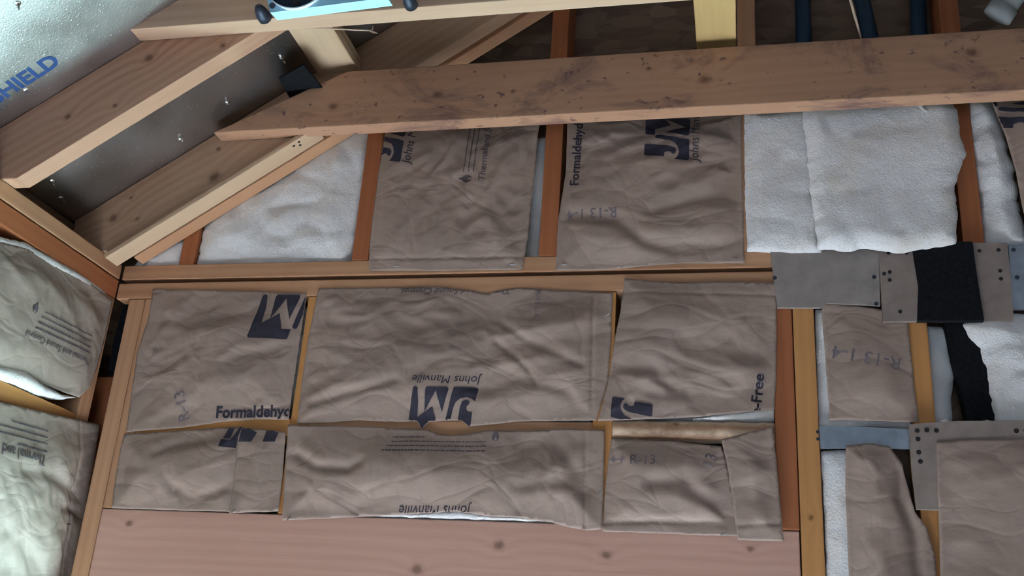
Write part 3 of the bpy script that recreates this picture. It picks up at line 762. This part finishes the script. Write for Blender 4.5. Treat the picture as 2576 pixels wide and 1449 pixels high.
r, s = batt('right middle batt, paper with half a logo at its lower left corner', GW,
            [(1571, 702), (1640, 708), (1700, 712), (1800, 710), (1952, 712), (1954, 850), (1952, 960), (1948, 1032), (1850, 1040), (1760, 1050), (1640, 1056), (1505, 1060), (1530, 960), (1550, 840), (1562, 780)],
            base=0.004, seed=72, ang=-0.12, bulge=0.014, wr=0.0069, edge=0.08, stretch=3.2, scale=9,
            core=[[(1600, 730), (1946, 730), (1946, 1047), (1830, 1050), (1700, 1050), (1600, 1040)]], core_front=-0.006, bay=(1.119, 1.4175, 2.093, 2.359), folds=[([(1566, 738), (1800, 742), (1950, 745)], 0.002, 0.003), ([(1545, 925), (1640, 930), (1700, 985), (1790, 1010)], 0.006, 0.014)])
stamp('printed_logo', s, V, F, GW.px(1541, 1000), GW.px(1528, 1150), INK, r, 1.15, fit=(0, 153))
put_text(s, r, 'Formaldehyde-Free', (1893, 1265), (1922, 945), bold=0.02, aspect=0.9)
fluff_part('exposed_fiber', r, GW, [(1740, 1056), (1850, 1038), (1948, 1026), (1948, 1056)], 0.0035, 76, amp=0.001, bulge=0.003, edge=0.01, step=0.005, back=-0.07, bay=(1.119, 1.4175, 2.0995, 2.359))
for q in ((1880, 716),): staple(s, r, q, 0.3)

# ---- lower row
r, s = batt('lower left batt, plain paper with a corner of a logo', GW,
            [(314, 1092), (420, 1086), (500, 1080), (560, 1076), (612, 1074), (606, 1160), (592, 1250), (582, 1288), (430, 1284), (282, 1279), (292, 1200), (304, 1130)],
            seed=81, ang=0.6, bulge=0.014, wr=0.0074, edge=0.07, core=[[(340, 1100), (600, 1090), (585, 1280), (310, 1275)]], core_front=-0.012, bay=(0.113, 0.459, 1.900, 2.055), folds=[([(400, 1140), (440, 1120), (520, 1108)], 0.005, 0.010), ([(430, 1215), (480, 1262), (580, 1222)], 0.006, 0.010)])
stamp('printed_logo', s, polys_tris([rect(0, 40, 0, 18), [(4, 20), (22, 20), (26, 50), (12, 50)], [(22, 16), (40, 18), (46, 50), (38, 50)]])[0], polys_tris([[0]*4, [0]*4, [0]*4])[1] and [(0, 1, 2, 3), (4, 5, 6, 7), (8, 9, 10, 11)], GW.px(556, 1126), GW.px(602, 1129), INK, r, 1.0)
r, s = batt('narrow paper piece beside the lower left batt with two logo blocks', GW,
            [(602, 1100), (612, 1078), (660, 1082), (722, 1088), (716, 1180), (706, 1270), (704, 1288), (640, 1290), (580, 1293), (590, 1220), (598, 1150)],
            base=0.007, seed=85, ang=1.4, bulge=0.008, wr=0.0032, edge=0.05)
stamp('printed_logo', s, [(0, 0), (34, 0), (44, 22), (20, 22), (16, 36), (4, 36), (62, 0), (92, 0), (100, 30), (68, 30)], [(0, 1, 2, 3, 4, 5), (6, 7, 8, 9)], GW.px(604, 1114), GW.px(704, 1114), INK, r, 1.0)
staple(s, r, (592, 1288), 0.8)
r, s = batt('widest lower batt with white fiber showing under its bottom edge', GW,
            [(727, 1070), (860, 1073), (1000, 1078), (1070, 1082), (1110, 1094), (1135, 1097), (1170, 1094), (1230, 1084), (1330, 1086), (1420, 1080), (1522, 1084), (1520, 1200), (1516, 1333), (1482, 1336), (1440, 1330), (1390, 1316),
             (1300, 1303), (1230, 1300), (1150, 1288), (1050, 1294), (900, 1302), (800, 1307), (712, 1310), (716, 1240), (722, 1150)],
            base=0.006, seed=93, ang=1.45, bulge=0.016, wr=0.0063, edge=0.08, scale=7.5,
            core=[[(760, 1090), (1500, 1095), (1490, 1300), (1300, 1296), (1150, 1282), (900, 1296), (770, 1300)]], core_front=-0.012, bay=(0.499, 1.079, 1.9005, 2.055), folds=[([(750, 1145), (800, 1175), (880, 1182), (910, 1165)], 0.007, 0.010), ([(1474, 1085), (1472, 1330)], 0.0024, 0.003), ([(1380, 1100), (1430, 1160), (1470, 1220)], 0.005, 0.014), ([(1300, 1225), (1420, 1215), (1470, 1240)], 0.004, 0.012)])
put_polys('fine_print', s, r, bars_polys(FINE_LINES, 9), (1226, 1108), (970, 1108), aspect=0.55)
put_polys('printed_flame', s, r, [FLAME], (1238, 1112), (1258, 1112))
put_text(s, r, 'Johns Manville', (1190, 1274), (1008, 1274), shear=0.2, bold=0.0, aspect=1.15)
fluff_part('exposed_fiber', r, GW, [(775, 1309), (900, 1298), (1050, 1289), (1150, 1282), (1230, 1294), (1300, 1298), (1390, 1310), (1425, 1324), (1300, 1326), (1150, 1324), (900, 1318)], 0.0035, 96, amp=0.0012, bulge=0.004, edge=0.01, step=0.006, back=-0.07, bay=(0.499, 1.079, 1.9005, 2.055))
for q in ((730, 1305), (1510, 1240)): staple(s, r, q, 0.9)
r, s = batt('lower right batt with faint stamp marks, right of the widest lower batt', GW,
            [(1538, 1104), (1600, 1106), (1680, 1110), (1760, 1118), (1815, 1124), (1832, 1180), (1848, 1260), (1870, 1350), (1760, 1347), (1640, 1342), (1516, 1338), (1522, 1240), (1530, 1160)],
            base=0.003, seed=101, ang=-0.3, bulge=0.016, wr=0.0079, edge=0.07, core=[[(1560, 1112), (1830, 1128), (1850, 1335), (1540, 1328)]], core_front=-0.012, bay=(1.119, 1.4175, 1.900, 2.055), folds=[([(1520, 1314), (1650, 1312), (1840, 1318)], 0.004, 0.005), ([(1640, 1215), (1720, 1210), (1770, 1255), (1840, 1300)], 0.008, 0.014)])
put_text(s, r, '++ R-13', (1536, 1170), (1650, 1172), INK_FAINT, name='faint_stamp')
put_text(s, r, '13', (1795, 1178), (1805, 1150), INK_FAINT, name='faint_stamp')
staple(s, r, (1820, 1345), 0.4)
r, s = batt('overlapping folded paper piece beside the reddish short stud, lower right', GW,
            [(1815, 1112), (1860, 1100), (1942, 1079), (1950, 1140), (1958, 1230), (1966, 1310), (1971, 1366), (1900, 1364), (1856, 1362), (1846, 1290), (1834, 1200), (1824, 1150)],
            base=0.020, seed=108, ang=0.1, bulge=0.010, wr=0.0053, edge=0.05, folds=[([(1850, 1326), (1968, 1322)], 0.002, 0.003)])

# ---- left wall batts
LB = [(-120, 576), (0, 608), (70, 627), (150, 672), (230, 716), (282, 754), (262, 850), (240, 930), (224, 975), (196, 1000), (150, 984), (110, 968), (60, 950), (0, 944), (-120, 900)]
r, s = batt('upper batt on the left wall, paper with upside down fine print', LW, LB, seed=121, ang=-0.5, bulge=0.016, wr=0.0053, edge=0.06, mat=KRAFT_LIT, step=0.006,
            core=[[(-120, 590), (0, 618), (220, 735), (226, 960), (150, 990), (100, 985), (0, 962), (-120, 930)]], core_front=-0.004, bay=(-0.409, -0.043, 2.09, 2.359))
put_text(s, r, 'Thermal and Sound Control', (212, 905), (44, 828), INK_FINE, shear=0.2, bold=0.01, aspect=1.0)
put_polys('fine_print', s, r, bars_polys([(12, 0, 100, 4), (5, 0, 98, 4), (-2, 0, 94, 3), (-9, 0, 90, 3)], 14), (216, 860), (74, 794), aspect=0.9)
put_polys('printed_flame', s, r, [FLAME], (56, 782), (68, 792))
fluff_part('exposed_fiber', r, LW, [(-100, 560), (0, 594), (70, 612), (150, 658), (230, 703), (272, 738), (262, 748), (220, 724), (140, 680), (60, 634), (0, 616), (-100, 590)], 0.004, 127, amp=0.003, bulge=0.006, edge=0.012, back=-0.03, step=0.006)
fluff_part('bulging_fiber', r, LW, [(-100, 905), (0, 918), (60, 932), (90, 955), (112, 972), (150, 990), (190, 1000), (150, 1006), (90, 990), (40, 968), (0, 955), (-100, 930)], 0.016, 125, amp=0.006, edge=0.02, back=-0.03, step=0.006)
LC = [(-120, 985), (0, 1012), (120, 1040), (246, 1068), (228, 1180), (204, 1320), (176, 1475), (-120, 1475)]
r, s = batt('lower batt on the left wall, brightly lit crumpled paper', LW, LC, base=0.006, seed=133, ang=-0.7, bulge=0.018, wr=0.0062, edge=0.08, flange=0.02, scale=9, mat=KRAFT_LIT, step=0.006,
            core=[[(-120, 1010), (0, 1030), (180, 1075), (150, 1470), (-120, 1470)]], core_front=-0.012, bay=(-0.409, -0.043, 1.5, 2.046), folds=[([(196, 1068), (150, 1449)], 0.0025, 0.003), ([(40, 1182), (120, 1195), (180, 1245)], 0.007, 0.012), ([(0, 1330), (60, 1390), (100, 1449)], 0.005, 0.014), ([(150, 1275), (190, 1290)], 0.006, 0.008)])
put_text(s, r, 'Thermal and', (96, 1147), (-20, 1114), INK_FINE, shear=0.2, bold=0.01, aspect=1.1)
put_polys('fine_print', s, r, bars_polys([(14, 0, 60, 5), (4, 0, 96, 4), (-5, 0, 100, 4), (-14, 0, 70, 4)], 15), (106, 1106), (-30, 1070), aspect=0.9)
for q in ((160, 1318),): staple(s, r, q)

# ---- right hand bays
r, s = batt('paper batt with white left edge right of the amber stud', GW,
            [(2066, 764), (2160, 772), (2282, 790), (2290, 880), (2300, 980), (2312, 1064), (2200, 1060), (2086, 1058), (2080, 960), (2072, 860)],
            base=0.004, seed=141, ang=0.4, bulge=0.010, wr=0.0032, edge=0.06, core=[[(2052, 770), (2290, 795), (2300, 1066), (2062, 1064), (2056, 900)]], core_front=-0.002, bay=(1.498, 1.659, 2.0, 2.359))
put_text(s, r, 'R-13 1-4', (2265, 905), (2095, 872), INK_FAINT, name='faint_stamp')
r, s = batt('tall paper batt with thick white left edge at lower right', GW,
            [(2126, 1124), (2180, 1118), (2236, 1126), (2268, 1170), (2280, 1220), (2300, 1290), (2330, 1330), (2350, 1400), (2364, 1600), (2140, 1600), (2132, 1400), (2126, 1250)],
            base=0.010, seed=147, ang=1.1, bulge=0.018, wr=0.0074, edge=0.06,
            core=[[(2066, 1134), (2128, 1128), (2240, 1130), (2300, 1300), (2310, 1600), (2086, 1600), (2076, 1300)]], core_front=0.006, bay=(1.498, 1.659, 1.0, 2.06), folds=[([(2265, 1190), (2262, 1260), (2300, 1340), (2310, 1449)], 0.008, 0.010)])
r, s = batt('wide grey paper batt at the lower right corner of the picture', GW,
            [(2351, 1116), (2450, 1112), (2880, 1108), (2880, 1600), (2364, 1600), (2358, 1380), (2354, 1250)],
            base=0.022, seed=153, ang=0.2, bulge=0.012, wr=0.0042, edge=0.07)
fluff_batt('grey shaded fluff strip between amber stud and slanted black strip', GW, [(2340, 800), (2392, 805), (2398, 860), (2412, 920), (2404, 980), (2408, 1070), (2352, 1072), (2346, 950)], -0.030, 161, amp=0.010, edge=0.03)
fluff_part('fiber_tuft', bpy.data.objects[[o.name for o in SC.objects if o.get('label', '').startswith('grey shaded fluff')][0]], GW, [(2358, 1074), (2364, 1058), (2378, 1050), (2390, 1060), (2396, 1074)], 0.012, 163, amp=0.003, bulge=0.01, edge=0.012, step=0.005, back=-0.02)
rc = fluff_batt('cream white batt right of the slanted black strip', GW, [(2424, 812), (2470, 790), (2880, 780), (2880, 1078), (2512, 1074), (2500, 1020), (2488, 940), (2470, 872), (2440, 842)], 0.010, 165, amp=0.012, edge=0.04, jit=0.003)
fluff_part('fiber_tuft', rc, GW, [(2450, 1074), (2462, 1060), (2482, 1056), (2500, 1060), (2512, 1074)], 0.010, 166, amp=0.003, bulge=0.01, edge=0.012, step=0.005, back=-0.008)

# ------------------------------------------------------------------ boards, felt, black strips and plates on the right
def slab(name, frame, pts, d0, d1, mat, label=None, cat=None, parent=None, bevel=0.0006, px=True):
    poly = [frame.px(x, y) for x, y in pts] if px else pts
    n = len(poly); V = [frame.p3(a, b, d0) for a, b in poly]+[frame.p3(a, b, d1) for a, b in poly]
    area2 = sum(poly[i-1][0]*poly[i][1]-poly[i][0]*poly[i-1][1] for i in range(n))
    F = [tuple(range(n, 2*n)), tuple(range(n))[::-1]]+[(i, (i+1) % n, n+(i+1) % n, n+i) for i in range(n)]
    if area2 < 0: F = [f[::-1] for f in F]
    o = mesh_obj(name, V, F, mat, parent)
    if label: tag(o, label, cat)
    return o
def disc(name, frame, q, r, d, mat, parent, h=0.0008, n=12):
    a, b = frame.px(*q); V = []
    for dd in (d, d+h):
        for i in range(n): V.append(frame.p3(a+r*math.cos(2*math.pi*i/n), b+r*math.sin(2*math.pi*i/n), dd))
    F = [tuple(range(n, 2*n)), tuple(range(n))[::-1]]+[(i, (i+1) % n, n+(i+1) % n, n+i) for i in range(n)]
    return mesh_obj(name, V, F, mat, parent)
k = slab('cover_board', GW, [(1937, 633), (2208, 626), (2213, 772), (2080, 766), (2064, 777), (1955, 777)], 0.001, 0.008, HARDBOARD, 'smooth grey board nailed over the plates, left of the speckled boards', 'board')
for q in ((1949, 703), (2198, 701), (2203, 768)): disc('nail_hole', GW, q, 0.004, 0.008, DARKSTEEL, k)
k = slab('cover_board', GW, [(2207, 628), (2300, 634), (2308, 720), (2306, 813), (2220, 815), (2214, 730)], 0.003, 0.013, HARDBOARD2, 'brown board with many nail holes left of the black felt square', 'board')
for q in ((2233, 643), (2278, 643), (2236, 691), (2236, 711), (2222, 695), (2262, 790)): disc('nail_hole', GW, q, 0.0036, 0.013, HOLE, k)
slab('felt_or_shade_square', GW, [(2291, 631), (2330, 622), (2440, 618), (2452, 700), (2470, 815), (2304, 815), (2307, 730)], 0.006, 0.020, FELT_SHADE, 'black felt square between two brown boards', 'felt')
k = slab('cover_board', GW, [(2444, 618), (2530, 618), (2540, 720), (2546, 812), (2472, 815), (2455, 715)], 0.003, 0.013, HARDBOARD2, 'brown board with nail holes right of the black felt square', 'board')
for q in ((2508, 636), (2512, 688), (2514, 708), (2460, 638)): disc('nail_hole', GW, q, 0.0036, 0.013, HOLE, k)
k = slab('cover_board', GW, [(2534, 620), (2880, 618), (2880, 778), (2546, 782)], 0.001, 0.008, STEEL, 'bluish plate at the right edge beside the brown board', 'plate')
for q in ((2547, 633), (2556, 702)): disc('nail_hole', GW, q, 0.004, 0.008, DARKSTEEL, k)
k = slab('metal_plate', GW, [(2060, 1074), (2170, 1076), (2288, 1082), (2290, 1132), (2180, 1129), (2064, 1130)], 0.001, 0.006, STEEL, 'blue grey metal plate between the two paper batts at right', 'plate')
for q in ((2056, 1088), (2057, 1106), (2277, 1088)): disc('nail_head', GW, q, 0.003, 0.005, DARKSTEEL, k)
k = slab('corner_board', GW, [(2284, 1074), (2400, 1066), (2880, 1064), (2880, 1116), (2352, 1118), (2356, 1287), (2302, 1285), (2290, 1180)], 0.008, 0.020, HARDBOARD2, 'brown L shaped board with a row of nail holes at right', 'board')
for q in ((2303, 1090), (2327, 1089), (2351, 1090), (2305, 1111), (2307, 1144), (2311, 1167), (2550, 1091), (2574, 1090)): disc('nail_hole', GW, q, 0.0042, 0.020, HOLE, k)
slab('black_strip', GW, [(2380, 800), (2424, 800), (2470, 850), (2482, 900), (2500, 980), (2516, 1075), (2442, 1075), (2424, 990), (2402, 900)], -0.045, -0.012, FELT_SHADE, 'slanted black strip inside the right wall bay', 'felt')  # slanted black slab set back in the bay
slab('black_strip', GW, [(292, 742), (322, 754), (322, 765), (290, 930), (250, 925), (262, 850)], -0.048, -0.035, FELT_SHADE, 'black strip in the gap at the left corner', 'felt')  # black slab set back in the corner gap
# added black sheet standing in for the dark foil reflection by the far rafter
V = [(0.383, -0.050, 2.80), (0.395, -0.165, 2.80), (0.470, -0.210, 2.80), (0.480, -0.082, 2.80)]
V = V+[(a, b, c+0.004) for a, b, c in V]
tag(mesh_obj('felt_or_shade_square', V, [(3, 2, 1, 0), (4, 5, 6, 7), (0, 1, 5, 4), (1, 2, 6, 5), (2, 3, 7, 6), (3, 0, 4, 7)], FELT_SHADE), 'small black square added for the dark foil reflection left of the blond board above the joist', 'felt')

# ------------------------------------------------------------------ foil lettering and nails
poly = [(-0.2, -0.2), (2.0, -0.2), (2.0, 1.2), (-0.2, 1.2)]
flat = Sheet(RF, poly, lambda a, b: np.full(np.shape(a), 0.0), 0.2)
V, F = text_tris('SHIELD', 0.0, 0.035)
stamp('printed_text', flat, V, F, RF.px(-9, 262), RF.px(154, 158), INK_BLUE, DECK, 1.0, off=0.0006)
V, F = text_tris('BARRIER', 0.0, 0.0)
stamp('printed_text', flat, V, F, RF.px(-48, 312), RF.px(34, 255), INK_FINE, DECK, 1.0, off=0.0006)
def roof_nail(q):
    a, b = RF.px(*q); V = []; n = 8; rs = random.Random(int(q[0]))
    tilt = (rs.uniform(-.4, .4), rs.uniform(-.4, .4))
    rings = ((0.0, 0.0058), (0.0012, 0.0054), (0.0022, 0.0024), (0.010, 0.0021), (0.017, 0.0004))
    for h, r in rings:
        for i in range(n): V.append(RF.p3(a+r*math.cos(2*math.pi*i/n)+tilt[0]*h, b+r*math.sin(2*math.pi*i/n)+tilt[1]*h, h))
    F = [tuple(range(n))[::-1], tuple(range((len(rings)-1)*n, len(rings)*n))]
    for k_ in range(len(rings)-1):
        for i in range(n): F.append((k_*n+i, k_*n+(i+1) % n, (k_+1)*n+(i+1) % n, (k_+1)*n+i))
    mesh_obj('roofing_nail', V, F, NAILSTEEL, DECK)
for q in ((573, 258), (455, 351), (130, 455), (152, 497), (866, 104), (1032, 90), (709, 146), (66, 226), (45, 8)): roof_nail(q)
# nail holes in the pale strip and staple marks
Ms = MATW[strip.name]
def strip_nail(px, py):
    I = Ms.inverted(); r_ = ray(px, py); n_ = np.array((SN, 0, -CS)); o_ = np.array(Ms.translation)
    t_ = np.dot(o_-CAM, n_)/np.dot(r_, n_); p = CAM+r_*t_; V = []
    n = 8; ex = np.array((CS, 0, SN)); ey = np.array((0, 1, 0))
    for h in (0.0, 0.0006):
        for i in range(n): V.append(p+ex*0.003*math.cos(2*math.pi*i/n)+ey*0.003*math.sin(2*math.pi*i/n)+n_*h)
    mesh_obj('nail_head', V, [tuple(range(n, 2*n)), tuple(range(n))[::-1]]+[(i, (i+1) % n, n+(i+1) % n, n+i) for i in range(n)], HOLE, strip)
for q in ((739, 367), (755, 365), (752, 357)): strip_nail(*q)

# ------------------------------------------------------------------ things above the joists
def tube(name, pts, r, mat, parent=None, n=10, cap=True, M=None):
    P = [np.array(p, float) for p in pts]; V = []; F = []
    rr = r if isinstance(r, (list, tuple)) else [r]*len(P)
    T0 = P[1]-P[0]; up = np.array((0, 0, 1.0)) if abs(T0[2]) < 0.9*np.linalg.norm(T0) else np.array((1.0, 0, 0))
    for i, p in enumerate(P):
        T = P[min(i+1, len(P)-1)]-P[max(i-1, 0)]; T = T/np.linalg.norm(T)
        e1 = np.cross(T, up); e1 /= np.linalg.norm(e1); e2 = np.cross(T, e1)
        for j in range(n): an = 2*math.pi*j/n; V.append(p+rr[i]*(e1*math.cos(an)+e2*math.sin(an)))
    for i in range(len(P)-1):
        for j in range(n): a = i*n+j; b = i*n+(j+1) % n; F.append((a, b, b+n, a+n))
    if cap: F.append(tuple(range(n))); F.append(tuple((len(P)-1)*n+j for j in range(n))[::-1])
    bm = bmesh.new(); vs = [bm.verts.new(v) for v in V]
    for f in F: bm.faces.new([vs[i] for i in f])
    bmesh.ops.recalc_face_normals(bm, faces=bm.faces)
    V = [tuple(v.co) for v in bm.verts]; bm.verts.index_update(); F = [tuple(v.index for v in f.verts) for f in bm.faces]; bm.free()
    return mesh_obj(name, V, F, mat, parent, True, M)
# pale blue floodlight housing on the near joist
root = empty('floodlight', (0.56, -0.47, 2.74), 'pale blue square lamp with dark round lens at the top edge', 'lamp')
LF = Frame((0.0, -0.485, 0.0), (1, 0, 0), (0, -0.17, 0.985), (0, -0.985, -0.17))
pl = [LF.px(*q) for q in ((680, 28), (905, -1))]
ex = np.array(pl[1])-np.array(pl[0]); ex /= np.linalg.norm(ex); ey = np.array((-ex[1]-0.25*ex[0], ex[0]))
o_ = np.array(pl[0]); sz = 0.135
slab('housing', LF, [tuple(o_), tuple(o_+ex*sz*1.18), tuple(o_+ex*sz*1.1+ey*sz), tuple(o_+ey*sz)], -0.022, 0.0, LAMPBLUE, parent=root, px=False)
c2 = LF.px(752, -60)
rad = abs(LF.px(752, 22)[1]-c2[1])
def ringdisc(name, r0, r1, d0, d1, mat):
    n = 40; V = []
    for (r_, d_) in ((r0, d0), (r1, d0), (r1, d1), (r0, d1)):
        for i in range(n): V.append(LF.p3(c2[0]+r_*math.cos(2*math.pi*i/n), c2[1]+r_*math.sin(2*math.pi*i/n), d_))
    F = []
    for k_ in range(4):
        for i in range(n): F.append((k_*n+i, k_*n+(i+1) % n, ((k_+1) % 4)*n+(i+1) % n, ((k_+1) % 4)*n+i))
    return mesh_obj(name, V, F, mat, root, True)
ringdisc('rim', rad*0.965, rad, 0.0, 0.006, plain('rim', (0.6, 0.72, 0.78), 0.35, mottle=0.05))
ringdisc('lens', 0.002, rad*0.965, 0.0, 0.003, LENSBLACK)
disc('screw', LF, (686, 11), 0.004, 0.0, DARKSTEEL, root, 0.002)
disc('lens_screw', LF, (748, 4), 0.005, 0.003, HOLE, root, 0.001)
def foot(q, w_, h_):
    p = Yp(q[0], q[1], -0.475)
    tube('mounting_foot', [p+np.array((0, 0.013, 0)), p, p+np.array((0, -0.012, 0.002)), p+np.array((0, -0.02, 0.004))], [w_, w_, w_*0.8, w_*0.45], DARKSTEEL, root, 12)
foot((660, 36), 0.013, 0); foot((1030, 4), 0.012, 0)
# pipe at the top right corner
p0 = Yp(2512, 38, -0.02); p1 = p0+np.array((0.16, -0.10, 0.22))
root = empty('vent_pipe', p0, 'pale grey plastic pipe end at the top right corner', 'pipe')
tube('pipe_body', [p0, p0+(p1-p0)*0.15, p0+(p1-p0)*0.5, p1], 0.026, PVC, root, 20)
tube('pipe_cap', [p0-(p1-p0)*0.02, p0+(p1-p0)*0.06], 0.029, PVC, root, 20)
# dark blue tubes standing behind the stained joist
for q0, q1, lab in (((2022, 110), (2018, -40), 'dark blue tube behind the stained joist, nearest the yellow board'),
                    ((2190, 100), (2160, -40), 'dark blue tube behind the stained joist, right of the thin leaning stick'),
                    ((2312, 92), (2308, -40), 'dark blue tube behind the stained joist, beside the far right stud')):
    a = Yp(*q0, 0.05); b = Yp(*q1, 0.05); a = a-(b-a)*0.4
    tag(tube('blue_tube', [a, a*.5+b*.5, b, b+(b-a)*0.4], 0.017, BLUEPL, None, 14), lab, 'tube')
a = Yp(2166, 97, -0.10); b = Yp(2134, -20, -0.16)
tag(tube('thin_stick', [a, a*.5+b*.5, b], [0.0022, 0.0028, 0.003], STRAW, None, 8), 'thin pale stick leaning up from the stained joist', 'stick')
# stray splinter of straw under the near joist
P = [Yp(x, y, -0.40) for x, y in ((775, 70), (830, 72), (890, 75), (932, 77), (944, 82), (950, 84))]
root = empty('straw_splinter', P[0], 'thin pale splinter sticking out under the near joist', 'splinter')
tube('stem', P, [0.0012, 0.0014, 0.0013, 0.0012, 0.0010, 0.0006], STRAW, root, 6)
P = [Yp(x, y, -0.40) for x, y in ((938, 66), (938, 74), (930, 78), (942, 84))]
tube('fork', P, [0.0006, 0.0012, 0.0010, 0.0006], STRAW, root, 6)
